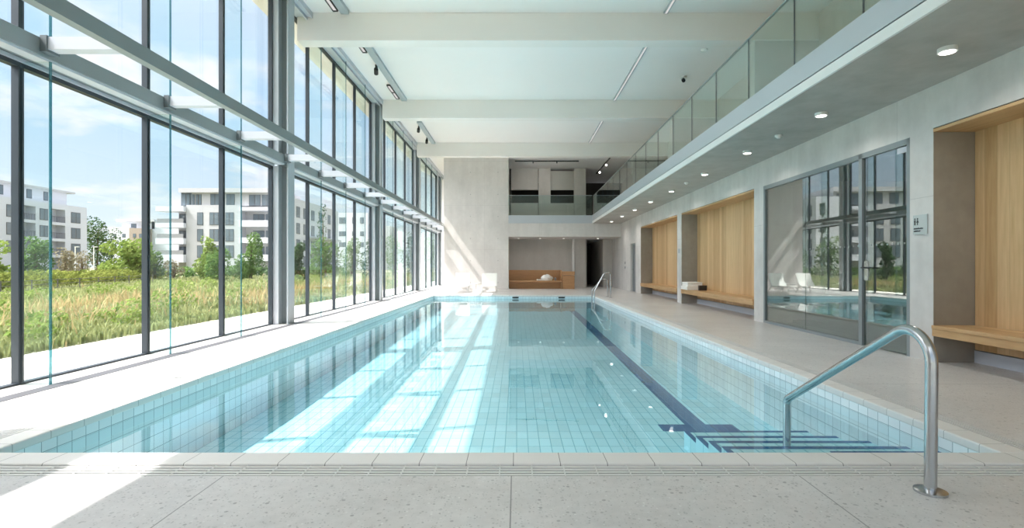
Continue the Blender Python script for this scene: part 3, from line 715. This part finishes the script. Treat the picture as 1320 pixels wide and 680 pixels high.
# ------------------------------------------------------------------ handrail and ladder
def arc_path(pts, rad, n=7):
    P = [Vector(p) for p in pts]; out = [P[0]]
    for i in range(1, len(P)-1):
        a = (P[i-1]-P[i]).normalized(); b = (P[i+1]-P[i]).normalized()
        r_ = rad[i-1] if isinstance(rad, (list, tuple)) else rad
        ang = a.angle(b); tl = r_/math.tan(ang/2)
        s, e = P[i]+a*tl, P[i]+b*tl
        c = P[i] + (a+b).normalized()*(r_/math.sin(ang/2))
        u, v = s-c, e-c; tot = u.angle(v)
        for k in range(n+1):
            t = k/n
            out.append(c + (u*math.sin((1-t)*tot) + v*math.sin(t*tot))/math.sin(tot))
    out.append(P[-1]); return out
hr = empty('handrail', (2.2, 2.71, 0), 'brushed steel handrail leading down into the near corner of the pool', 'handrail')
path = arc_path([(2.2, 2.71, 0.0), (2.2, 2.70, 0.965), (2.2, 4.15, 0.12), (2.2, 4.15, -0.34)], [0.16, 0.07], 12)
MB().tube(path, 0.029, 18, up=(1, 0, 0)).build('rail', 'chrome', hr, smooth=True)
MB().tube([(2.2, 2.71, 0.0), (2.2, 2.71, 0.012), (2.2, 2.71, 0.018)], [0.075, 0.075, 0.05], 28).build('base_flange', 'chrome', hr, smooth=True)
MB().tube([(2.2, 4.15, -0.339), (2.2, 4.15, -0.325)], 0.06, 24).build('base_flange', 'chrome', hr, smooth=True)
ld = empty('pool_ladder', (3.5, 19.8, 0), 'steel ladder with two hooped rails at the far right corner of the pool', 'ladder')
for y, z in ((19.5, 0.96), (20.15, 0.70)):
    p = arc_path([(3.60, y, 0.0), (3.60, y, z), (3.36, y, z), (2.98, y, 0.25), (2.98, y, -0.70)], [0.10, 0.12, 0.12], 8)
    r_ = MB().tube(p, 0.024, 14, up=(0, 1, 0)).build('rail', 'chrome', ld, smooth=True)
    MB().tube([(3.60, y, 0.0), (3.60, y, 0.02)], 0.06, 20).build('base_flange', 'chrome', r_)
for z in (-0.22, -0.42, -0.62):
    B(2.94, 3.02, 19.5, 20.15, z-0.015, z+0.015).build('tread', 'chrome', ld)

# ------------------------------------------------------------------ outdoors
tag(MB().box(-6.85, WX-0.05, -8, 60, -0.25, -0.03).build('terrace', 'pav'), 'pale paved terrace strip outside the glass wall', 'terrace', kind='structure')
gd = MB().quad((-400, -60, -0.06), (-6.85, -60, -0.06), (-6.85, 420, -0.06), (-400, 420, -0.06))
gd.quad((-6.85, 60, -0.06), (300, 60, -0.06), (300, 420, -0.06), (-6.85, 420, -0.06))
gd.quad((-6.85, -60, -0.06), (100, -60, -0.06), (100, -8, -0.06), (-6.85, -8, -0.06))
tag(gd.build('ground', 'earth'), 'green meadow ground outside', 'ground', kind='structure')
# grass
random.seed(11)
def blades(name, mat, n, hmin, hmax, label, spots=None, wid=0.022):
    g = MB()
    for i in range(n):
        for _ in range(50):
            Y = 4.2 * (85/4.2)**random.random()
            X = -7.0 - (random.random()**1.3)*min(26, 0.55*Y+8)
            px = VX + X/Y*F
            if -60 < px < 600: break
        if spots is not None and random.random() < 0.93:
            sx, sy = random.choice(spots); X = sx + random.gauss(0, 0.7); Y = sy + random.gauss(0, 1.0)
            if X > -7.1: X = -7.1 - random.random()
        h = random.uniform(hmin, hmax)*(0.55 if X > -8.2 else 1.0); a = random.uniform(0, 6.283); w = wid*(0.5+Y/14)
        dx, dy = math.cos(a)*w, math.sin(a)*w; lx, ly = random.gauss(0, 0.28)*h, random.gauss(0, 0.28)*h
        k = len(g.v)
        g.v += [(X-dx, Y-dy, -0.06), (X+dx, Y+dy, -0.06), (X+lx*0.4+dx*0.7, Y+ly*0.4+dy*0.7, h*0.6), (X+lx*0.4-dx*0.7, Y+ly*0.4-dy*0.7, h*0.6), (X+lx, Y+ly, h)]
        g.f += [(k, k+1, k+2, k+3), (k+3, k+2, k+4)]
    me = bpy.data.meshes.new(name); me.from_pydata(g.v, [], g.f); me.materials.append(M[mat])
    o = bpy.data.objects.new(name, me); COL.objects.link(o)
    return tag(o, label, 'grass', kind='stuff')
blades('meadow_grass', 'grass', 30000, 0.06, 0.28, 'green meadow grass growing beyond the terrace')
sp = [(-9.5, 11), (-10, 9), (-12, 13), (-11, 15.5), (-9.5, 19), (-10, 24), (-13, 18), (-9, 30), (-8.5, 16), (-11, 33), (-9.5, 40)]
blades('dry_grass', 'grass_dry', 3200, 0.15, 0.5, 'straw coloured dry grass tufts in the meadow', sp, 0.014)

def foliage(name, mat, blobs, n, leaf, parent=None):
    vs, fs = [], []
    tot = sum(b[3]*b[4]*b[5] for b in blobs)
    for cx, cy, cz, rx_, ry_, rz_ in blobs:
        m = int(n*rx_*ry_*rz_/tot)+1
        for i in range(m):
            d = Vector((random.gauss(0,1), random.gauss(0,1), random.gauss(0,1))).normalized()
            k = random.uniform(0.55, 1.0)**0.5
            p = Vector((cx + d.x*rx_*k, cy + d.y*ry_*k, cz + d.z*rz_*k))
            if p.z < 0.0: p.z = random.uniform(0, 0.2)
            a = Vector((random.gauss(0,1), random.gauss(0,1), random.gauss(0,1))).normalized()
            b = a.orthogonal().normalized(); c_ = a.cross(b); s_ = leaf*random.uniform(0.6, 1.3)
            q = len(vs); vs += [tuple(p-b*s_), tuple(p-c_*s_*0.55), tuple(p+b*s_), tuple(p+c_*s_*0.55)]; fs.append((q, q+1, q+2, q+3))
    off = Vector((0,0,0)); pp = parent
    while pp: off += pp.location; pp = pp.parent
    me = bpy.data.meshes.new(name); me.from_pydata([tuple(Vector(v)-off) for v in vs], [], fs); me.materials.append(M[mat])
    o = bpy.data.objects.new(name, me); COL.objects.link(o)
    if parent: o.parent = parent
    return o
def tree(px0, px1, pytop, Y, mat, label, n=1500, conic=0.0, name='tree'):
    x0, x1 = ptX(px0, Y), ptX(px1, Y); zt = ptZ(pytop, Y); cx = (x0+x1)/2; w = (x1-x0)/2
    t = empty(name, (cx, Y, -0.06), label, 'tree', 'trees beyond the meadow')
    MB().tube([(cx, Y, -0.06), (cx+0.05*w, Y, zt*0.45), (cx, Y, zt*0.75)], [0.10+0.03*w, 0.07+0.02*w, 0.03], 8).build('trunk', 'bark', t)
    bl = []
    for i in range(11):
        k = i/10; z = zt*(0.16 + 0.66*k); rr = w*(1 - conic*k)*(0.62 if conic == 0 else 0.6)
        a = random.uniform(0, 6.283); off = w*(1-conic*k)*0.45*(1-0.3*k)
        bl.append((cx+off*math.cos(a), Y+off*math.sin(a), z, rr*0.85, rr*0.85, min(zt*0.18, rr*0.9)))
    foliage('crown', mat, bl, n, max(0.11, w*0.075), t)
tree(-60, 14, 308, 34, 'leaf_a', 'light green bushy tree at the left edge of the photo', 1600)
tree(24, 66, 303, 36, 'leaf_b', 'round green tree behind the first glass fin, before the left block', 1800)
tree(70, 98, 318, 46, 'leaf_p', 'greyish brown shrub before the left apartment block', 900, name='shrub')
tree(88, 122, 322, 52, 'leaf_p', 'pale twiggy shrub by the lamp posts', 800, name='shrub')
tree(104, 146, 276, 110, 'leaf_c', 'dark tall tree between the left block and the small far block', 1800)
tree(128, 158, 290, 120, 'leaf_c', 'lower dark tree left of the small far block', 1200)
tree(130, 200, 306, 42, 'leaf_a', 'broad light green tree before the small far block', 2600)
tree(186, 212, 322, 44, 'leaf_b', 'mid green bush right of the broad light green tree', 1000)
tree(242, 292, 298, 44, 'leaf_a', 'light green tree before the middle block, conical top', 2200, 0.55)
tree(264, 300, 318, 40, 'leaf_b', 'low green bush at the foot of the conical tree', 1100)
tree(300, 346, 295, 46, 'leaf_b', 'dense green tree before the middle block balconies', 2200, 0.3)
tree(208, 240, 334, 48, 'leaf_p', 'reddish brown low shrub under the middle block balconies', 600, name='shrub')
tree(374, 396, 308, 40, 'leaf_c', 'dark green tree just beyond the first steel column', 1300)
tree(398, 440, 304, 50, 'leaf_b', 'green tree seen through the second bay, left one', 1600)
tree(404, 428, 248, 56, 'leaf_c', 'tall thin airy tree rising through the second bay', 500, 0.2)
tree(436, 470, 306, 55, 'leaf_b', 'green tree seen through the second bay, right one', 1500)
tree(462, 500, 300, 58, 'leaf_c', 'dark green tree behind the second steel column', 1500)
tree(494, 520, 300, 62, 'leaf_b', 'green tree seen through the third bay, left one', 1200)
tree(514, 545, 296, 70, 'leaf_c', 'dark tree seen through the third bay, right one', 1200)
tree(540, 572, 300, 76, 'leaf_b', 'green tree seen through the last bay', 1200)
# leafy weeds scattered in the meadow
wb = []
for i in range(90):
    Y = 5.5*(45/5.5)**random.random(); X = -7.6 - random.random()*min(15, 0.4*Y+3); r_ = random.uniform(0.18, 0.42)
    wb.append((X, Y, r_*0.5, r_, r_, r_*random.uniform(0.6, 1.2)))
tag(foliage('meadow_weeds', 'leaf_a', wb, 9000, 0.05), 'leafy green weeds scattered through the meadow', 'weeds', kind='stuff')
# hedge
hb = []
for i in range(46):
    k = i/45; hb.append((-21.5 - 12*k, 16 + 32*k, 0.42 + random.uniform(-0.05, 0.1), 0.9, 0.9, 0.52))
hg = empty('hedge', (-27, 32, 0), 'long trimmed hedge crossing behind the meadow', 'hedge')
foliage('foliage', 'leaf_h', hb, 9000, 0.11, hg)
hb = []
for i in range(24):
    k = i/23; hb.append((-34 + 12*k, 52 + 12*k, 0.5 + random.uniform(-0.1, 0.15), 1.0, 1.0, 0.65))
hg = empty('hedge', (-28, 58, 0), 'lower hedge strip before the middle block', 'hedge')
foliage('foliage', 'leaf_b', hb, 4500, 0.15, hg)
# fence
fc = empty('wire_fence', (-18, 20, 0), 'thin dark wire fence standing before the hedge', 'fence')
for i in range(12):
    k = i/11; MB().tube([(-18.2-7.5*k, 14+22*k, -0.06), (-18.2-7.5*k, 14+22*k, 0.62)], 0.025, 6).build('post', 'frame_d', fc)
wr_ = MB()
for z in (0.2, 0.4, 0.58): wr_.tube([(-18.2, 14, z), (-25.7, 36, z)], 0.012, 5)
wr_.build('wires', 'frame_d', fc)
# lamp posts
for px, lab in ((97, 'slim pale lamp post in front of the left apartment block'), (121, 'slim pale lamp post right of the other, by the dark tree')):
    Y = 50; X = ptX(px, Y); t = empty('lamp_post', (X, Y, -0.06), lab, 'lamp post', 'lamp posts beyond the hedge')
    MB().tube([(X, Y, -0.06), (X, Y, 3.1)], 0.035, 8).build('pole', 'white_metal', t)
    MB().box(X-0.04, X+0.38, Y-0.06, Y+0.06, 3.08, 3.13).build('lamp_head', 'white_metal', t)

# ------------------------------------------------------------------ buildings
def win_x(t, X, y0, y1, z0, z1):               # window on a facade facing +X
    f = MB().box(X-0.05, X+0.04, y0, y1, z0, z1).build('window', 'frame_d', t)
    n = 2 if y1-y0 > 1.3 else 1; w = (y1-y0)/n
    p = MB()
    for i in range(n): p.box(X+0.02, X+0.06, y0+i*w+0.08, y0+(i+1)*w-0.08, z0+0.1, z1-0.1)
    p.build('pane', 'pane', f)
def win_y(t, Y, x0, x1, z0, z1):               # window on a facade facing -Y
    f = MB().box(x0, x1, Y-0.04, Y+0.05, z0, z1).build('window', 'frame_d', t)
    n = 2 if x1-x0 > 1.3 else 1; w = (x1-x0)/n
    p = MB()
    for i in range(n): p.box(x0+i*w+0.08, x0+(i+1)*w-0.08, Y-0.06, Y-0.02, z0+0.1, z1-0.1)
    p.build('pane', 'pane', f)
# A: left block, long facade parallel to the glass wall
XA = -82.0
def yA(px): return -XA*F/(VX-px)
A = empty('apartment_building', (XA-6, 80, 0), 'long white apartment block at the far left with set-back top floor', 'building', 'apartment blocks beyond the meadow')
log = [(66, 84), (29, 46), (-22, -4)]           # loggia openings
wnd = [(91.5, 103.5), (51, 62), (8, 16)]
fz = [(9.6, 11.4), (6.7, 8.6), (3.8, 5.7), (0.9, 2.8)][0:4]
wall = MB(); zt = 12.35
ycur = 66.0
segs = sorted([(yA(a), yA(b)) for a, b in log])
for a, b in segs:
    wall.box(XA-9, XA, ycur, a, 0, zt); wall.box(XA-9, XA-1.6, a, b, 0, zt); wall.box(XA-1.6, XA, a, b, zt-0.95, zt); ycur = b
wall.box(XA-9, XA, ycur, yA(112), 0, zt)
wall.build('wall', 'render_w', A)
for a, b in segs:
    for z in (9.05, 6.15, 3.25):
        s = B(XA-1.6, XA+0.1, a, b, z-0.5, z).build('balcony_slab', 'render_w', A)
        rr = MB(); k = a
        while k < b: rr.box(XA+0.0, XA+0.04, k, k+0.05, z, z+1.0); k += 0.3
        rr.box(XA, XA+0.06, a, b, z+0.96, z+1.02); rr.build('railing', 'frame_d', s)
        win_x(A, XA-1.58, a+0.4, a+0.55*(b-a), z+0.1, z+2.1)
for a, b in wnd:
    for z in (9.2, 6.3, 3.4): win_x(A, XA, yA(a), yA(b), z, z+2.0)
XP = XA-3.0
yP = lambda px: -XP*F/(VX-px)
B(XP-6, XP, 64, yP(86), zt, 15.0).build('penthouse', 'render_w', A)
B(XP-6.4, XP+0.4, 64, yP(94.5), 15.0, 15.35).build('roof', 'render_g', A)
B(XP-6, XP-1.5, yP(86), yP(93), zt, 15.0).build('roof_post', 'render_g', A)
for a, b in ((-6, 4), (14, 18), (34, 41), (56, 62)): win_x(A, XP, yP(a), yP(b), zt+0.7, zt+2.3)
# Bm: middle block, facade facing the pool hall
YM = 95.0
xm = lambda px: ptX(px, YM); zm = lambda py: ptZ(py, YM)
Mb = empty('apartment_building', (xm(290), YM+5, 0), 'beige apartment block in the middle with stacked left balconies', 'building', 'apartment blocks beyond the meadow')
wall = MB().box(xm(240), xm(310), YM, YM+12, 0, zm(264)).box(xm(310), xm(356), YM+1.8, YM+12, 0, zm(266)).box(xm(222), xm(240), YM+1.8, YM+12, 0, zm(266))
wall.build('wall', 'render_g', Mb)
B(xm(246), xm(352), YM+0.3, YM+11, zm(265), zm(246)).build('penthouse', 'render_g', Mb)
B(xm(231), xm(354), YM-0.3, YM+11.4, zm(248), zm(242.5)).build('roof', 'render_g', Mb)
for i, (a, b) in enumerate(((266, 272.5), (287.5, 293.5), (307, 314.5), (328, 338))):
    s = B(xm(204), xm(240), YM-0.8, YM+2.2, zm(b), zm(a)).build('balcony', 'render_w', Mb)
    if i: B(xm(206), xm(239.5), YM-0.75, YM-0.65, zm(a), zm(a)+0.8).build('railing', 'rail', s)
for i, (a, b) in enumerate(((267, 271.5), (284, 292), (306, 313), (328, 336))):
    s = B(xm(310), xm(354), YM-0.6, YM+2.2, zm(b), zm(a)).build('balcony', 'render_w', Mb)
for py0, py1 in ((249.5, 266), (273.5, 290), (295, 311), (316, 332)):
    for a, b in ((270, 282), (290.5, 301.5)): win_y(Mb, YM+(0.3 if py0 < 260 else 0), xm(a), xm(b), zm(py1), zm(py0))
    if py0 > 260: win_y(Mb, YM, xm(254), xm(262), zm(py1), zm(py0))
    win_y(Mb, YM+(0.3 if py0 < 260 else 1.8), xm(320), xm(335), zm(py1-1), zm(py0+1))
    win_y(Mb, YM+(0.3 if py0 < 260 else 1.8), xm(336.5), xm(348), zm(py1-1), zm(py0+1))
    if py0 > 260: win_y(Mb, YM+1.8, xm(223), xm(238), zm(py1-1), zm(py0+1))
for a in (247.5, 252, 256): win_y(Mb, YM+0.3, xm(a-1), xm(a+2.6), zm(265), zm(250))
win_y(Mb, YM+0.28, xm(233.5), xm(244), zm(265), zm(249))
B(xm(232), xm(246), YM+0.3, YM+8, zm(265.5), zm(248)).build('glazed_corner', 'pane', Mb)
# C: small far block
YC = 150.0
xc = lambda px: ptX(px, YC); zc = lambda py: ptZ(py, YC)
Cb = empty('apartment_building', (xc(172), YC+5, 0), 'small white apartment block far away between trees', 'building', 'apartment blocks beyond the meadow')
MB().box(xc(141), xc(167), YC, YC+14, 0, zc(293)).box(xc(186), xc(226), YC+3, YC+14, 0, zc(284)).build('wall', 'render_w', Cb)
B(xc(167), xc(187), YC-0.2, YC+12, 0, zc(294)).build('bay', 'render_t', Cb)
B(xc(147), xc(190), YC+3, YC+12, zc(294), zc(284)).build('penthouse', 'render_w', Cb)
B(xc(142), xc(192), YC+2, YC+13, zc(284.5), zc(281.5)).build('roof', 'render_g', Cb)
for py0, py1 in ((301, 306), (314, 318.5)):
    for a, b in ((146, 149.5), (157.5, 162), (172, 176), (180, 184)): win_y(Cb, YC-(0.2 if a > 167 else 0), xc(a), xc(b), zc(py1), zc(py0))
win_y(Cb, YC+3, xc(159), xc(166), zc(293), zc(287))
# D: block seen through the second bay
XD = -40.0
yD = lambda px: -XD*F/(VX-px)
Db = empty('apartment_building', (XD-5, 110, 0), 'grey apartment block seen through the second bay', 'building', 'apartment blocks beyond the meadow')
hD = H + (VY-255)*yD(380)/F
B(XD-4.4, XD, 91.2, yD(436), 0, hD).build('wall', 'render_w', Db)
for k in range(4):
    z = hD - 3.6 - 3.0*k
    for a in (371, 384, 393, 403, 413, 424):
        win_x(Db, XD, yD(a)-0.7, yD(a)+0.9, z+0.2, z+2.2)
    if k: B(XD-0.3, XD+1.4, yD(398), yD(432), z-0.3, z).build('balcony', 'render_w', Db)
YE = 170.0
xe = lambda px: ptX(px, YE); ze = lambda py: ptZ(py, YE)
Eb = empty('apartment_building', (xe(455), YE+5, 0), 'pale flat-roofed block at the right of the second bay', 'building', 'apartment blocks beyond the meadow')
B(xe(432), xe(474), YE, YE+14, 0, ze(274)).build('wall', 'render_w', Eb)
MB().box(xe(474), xe(500), YE+3, YE+14, 0, ze(290)).build('annex', 'render_g', Eb)
for py0, py1 in ((280, 288), (298, 304), (312, 318)):
    for a, b in ((437, 446), (454, 458), (464, 469)): win_y(Eb, YE, xe(a), xe(b), ze(py1), ze(py0))

# ------------------------------------------------------------------ light
def spot(name, loc, w, ang=150, target=None, col=(1, 0.95, 0.88)):
    l = bpy.data.lights.new(name, 'SPOT'); l.energy = w; l.spot_size = math.radians(ang); l.spot_blend = 1.0; l.shadow_soft_size = 0.06; l.color = col
    o = bpy.data.objects.new(name, l); COL.objects.link(o); o.location = loc
    if target: o.rotation_euler = (Vector(loc)-Vector(target)).to_track_quat('Z', 'Y').to_euler()
    return o
for y in lamps: spot('downlight_lamp', tuple(RM @ Vector((4.39, y, ZS-0.07))), 24)
for i, x in enumerate((0.1, 1.3, 2.6, 4.5)):
    q = empty('recess_downlight', (x, 28.2, 2.76), 'small round downlight over the far bench recess, %s from the left' % ORD[i], 'light', 'downlights in the far recess')
    MB().tube([(x, 28.2, 2.735), (x, 28.2, 2.76)], 0.06, 16).build('housing', 'white_metal', q)
    MB().tube([(x, 28.2, 2.73), (x, 28.2, 2.736)], 0.045, 16).build('diffuser', 'lamp', q)
    spot('recess_lamp', (x, 28.2, 2.70), 10 if i < 3 else 4)
for x in (0.9, 2.2): spot('track_lamp', (x, 27.87, ZC-0.2), 16, 120, (x, 30.2, 5.4))
for y in (28.4, 30.6): spot('track_lamp', (4.9, y-0.42, ZC-0.24), 10, 120, (4.6, y-1.2, 4.0))
K = 0.70
sun = bpy.data.lights.new('sun', 'SUN'); sun.energy = 4.2; sun.angle = math.radians(0.53); sun.color = (1.0, 0.965, 0.93)
so = bpy.data.objects.new('sun', sun); COL.objects.link(so); so.rotation_euler = Vector((-K, -0.16, 1.0)).to_track_quat('Z', 'Y').to_euler(); so.location = (-20, 10, 25)

W = bpy.data.worlds.new('sky'); S.world = W; W.use_nodes = True
t = NT.__new__(NT); t.t = W.node_tree; t.t.nodes.clear()
out = t.n('ShaderNodeOutputWorld'); bg = t.n('ShaderNodeBackground'); t.l(bg.outputs[0], out.inputs[0])
gen = t.n('ShaderNodeTexCoord').outputs['Generated']
sx = t.n('ShaderNodeSeparateXYZ'); t.l(gen, sx.inputs[0]); zz = sx.outputs[2]
base = t.ramp(zz, [(0.0, (0.84, 0.92, 0.97)), (0.10, (0.70, 0.84, 0.97)), (0.28, (0.50, 0.72, 0.96)), (0.5, (0.70, 0.80, 0.94)), (0.8, (0.88, 0.91, 0.95))])
dv = t.n('ShaderNodeVectorMath', operation='DIVIDE'); t.l(gen, dv.inputs[0])
cz = t.n('ShaderNodeCombineXYZ'); zq = t.math('ADD', t.math('MAXIMUM', zz, 0.0), 0.22)
for i in range(3): t.l(zq, cz.inputs[i])
t.l(cz.outputs[0], dv.inputs[1])
cl = t.noise(dv.outputs[0], 1.7, 8, 0.58)
cm = t.ramp(cl, [(0.50, (0, 0, 0)), (0.64, (1, 1, 1))])
col = t.mix(cm, base, (0.97, 0.975, 0.98, 1))
# brighter sky around the sun
sd = Vector((-K, -0.16, 1)).normalized()
dt = t.n('ShaderNodeVectorMath', operation='DOT_PRODUCT'); t.l(gen, dt.inputs[0]); dt.inputs[1].default_value = sd
glow = t.math('POWER', t.math('MAXIMUM', dt.outputs['Value'], 0.0), 12.0)
hi = t.math('MULTIPLY', t.math('MAXIMUM', t.math('SUBTRACT', zz, 0.40), 0.0), 2.0)
col = t.mix(t.math('MINIMUM', t.math('MULTIPLY', glow, 3.0), 1.0), col, (1.0, 0.962, 0.925, 1))
st_ = t.math('ADD', 1.0, t.math('ADD', t.math('MULTIPLY', glow, 21.0), hi))
t.l(col, bg.inputs[0]); t.l(t.math('MULTIPLY', st_, 0.51), bg.inputs[1])

# ------------------------------------------------------------------ camera
cam = bpy.data.cameras.new('camera'); cam.sensor_width = 36.0; cam.lens = 36.0*F/1320.0; cam.clip_end = 1000
cam.shift_x = -(VX-660)/1320.0; cam.shift_y = (VY-340)/1320.0
co = bpy.data.objects.new('camera', cam); COL.objects.link(co); co.location = (0, 0, H); co.rotation_euler = (math.pi/2, 0, 0)
S.camera = co
S.view_settings.view_transform = 'Standard'; S.view_settings.look = 'None'; S.view_settings.gamma = 1.0
S.view_settings.use_curve_mapping = False; S.view_settings.exposure = 1.25
cy = S.cycles
cy.max_bounces = 12; cy.diffuse_bounces = 6; cy.glossy_bounces = 5; cy.transmission_bounces = 6; cy.transparent_max_bounces = 64
cy.caustics_reflective = False; cy.caustics_refractive = False; cy.sample_clamp_indirect = 6.0
cy.use_denoising = True
